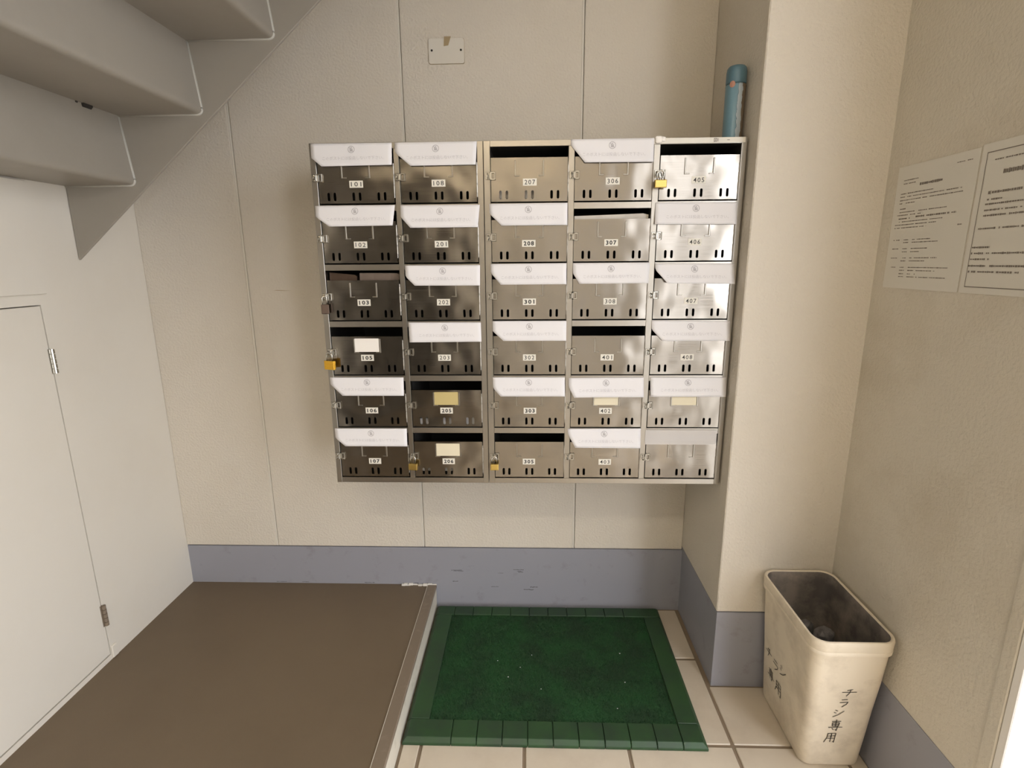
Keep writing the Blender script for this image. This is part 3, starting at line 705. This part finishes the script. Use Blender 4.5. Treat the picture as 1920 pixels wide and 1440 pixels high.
for k, (x, y, z, r, lab) in enumerate(((.897, -.520, .306, .034, 'crumpled pale paper on top of the heap in the cream bin'), (.872, -.462, .292, .028, 'crumpled paper at the top back of the heap in the cream bin'), (.865, -.590, .215, .038, 'crumpled paper on the left of the heap in the cream bin'), (.872, -.655, .205, .036, 'crumpled paper nearest the bin front in the cream bin'), (.850, -.515, .195, .044, 'crumpled paper at the back of the heap in the cream bin'), (.86, -.60, .138, .042, 'crumpled paper low in the heap in the cream bin'), (.852, -.525, .105, .040, 'crumpled paper at the bottom back of the cream bin'), (.862, -.60, .080, .034, 'crumpled paper at the bottom front of the cream bin'))):
    bm = bmesh.new(); bmesh.ops.create_icosphere(bm, subdivisions=2, radius=r); q = random.Random(k)
    ds = [Vector((q.uniform(-1, 1), q.uniform(-1, 1), q.uniform(-1, 1))).normalized() for _ in range(16)]
    for v in bm.verts:
        n_ = v.co.normalized(); v.co *= .58+.40*max(abs(n_.dot(d)) for d in ds)**6+q.uniform(-.10, .05)
    tag(obj('crumpled_paper', bm, 'trash', loc=(x, y, z-.02)), lab, 'paper', 'crumpled paper in the bin')

# ------------------------------------------------------------------ documents on the right wall
def document(label, y0, y1, z0, z1, bars, border=None, skew=0):
    """sheet on the right wall; u runs from the far edge y0 to the near edge y1, v downwards from z1"""
    x = XR-.0006; o0 = Vector((x, y0, z0)); rn = random.Random(label)
    bm = B(-.0006, .0, y1-y0, 0, 0, z1-z0)
    o = obj('document', bm, 'paper_doc', loc=o0)
    bm = bmesh.new()
    def f(u, v): return Vector((-.0011, (y1-y0)*u, (z1-z0)*(1-v)))
    for u0, u1, v, t in bars:
        u = u0
        while u < u1:
            w = min(rn.uniform(.012, .026), u1-u); hh = t*rn.uniform(.6, 1.05)
            if rn.random() > .08: add_flat(bm, ([(u, v-hh/2), (u+w, v-hh/2), (u+w, v+hh/2), (u, v+hh/2)], [(0, 1, 2, 3)]), f)
            u += w+rn.uniform(.001, .006)
    if border:
        a, b, c, d = border
        for sp in ([(a, b), (c, b)], [(a, d), (c, d)], [(a, b), (a, d)], [(c, b), (c, d)]): add_flat(bm, stroke(sp, .006), f)
    obj('print', bm, 'ink_doc', o)
    return tag(o, label, 'document', 'documents on the right wall')
t = .0075
bars = [(.76, .93, .065, t), (.10, .30, .115, t), (.10, .28, .142, t), (.33, .62, .165, .020), (.08, .52, .222, t), (.08, .86, .248, t), (.08, .88, .275, t), (.08, .30, .300, t),
        (.10, .18, .345, .009), (.07, .72, .372, t), (.07, .40, .396, t), (.10, .26, .425, .011), (.34, .84, .418, .013), (.06, .70, .450, t), (.06, .62, .475, t), (.06, .50, .500, t), (.88, .93, .51, .010)]
for v, a in ((.60, .58), (.622, .68), (.672, .56), (.698, .46), (.748, .70), (.772, .55), (.825, .85), (.85, .70), (.878, .45), (.902, .84)):
    bars += [(.34, a, v, t)] + ([(.07, .16, v, t)] if v in (.60, .672, .748, .825) else []) + [(.22, .29, v, t)]
document('white text document on the right wall, the one nearer the pillar', -.449, -.706, 1.318, 1.620, bars)
bars = [(.15, .62, .115, .010), (.26, .75, .20, .032), (.14, .17, .325, .026), (.18, .62, .325, .016), (.14, .30, .37, .012), (.13, .80, .40, .013), (.13, .55, .44, .011), (.13, .85, .475, .013), (.10, .70, .56, .013),
        (.07, .26, .685, .013), (.07, .85, .725, .014), (.07, .28, .765, .012), (.06, .80, .81, .014), (.07, .60, .85, .013)]
document('white framed text document on the right wall, nearer the entrance', -.711, -.945, 1.318, 1.624, bars, (.06, .06, .95, .955))
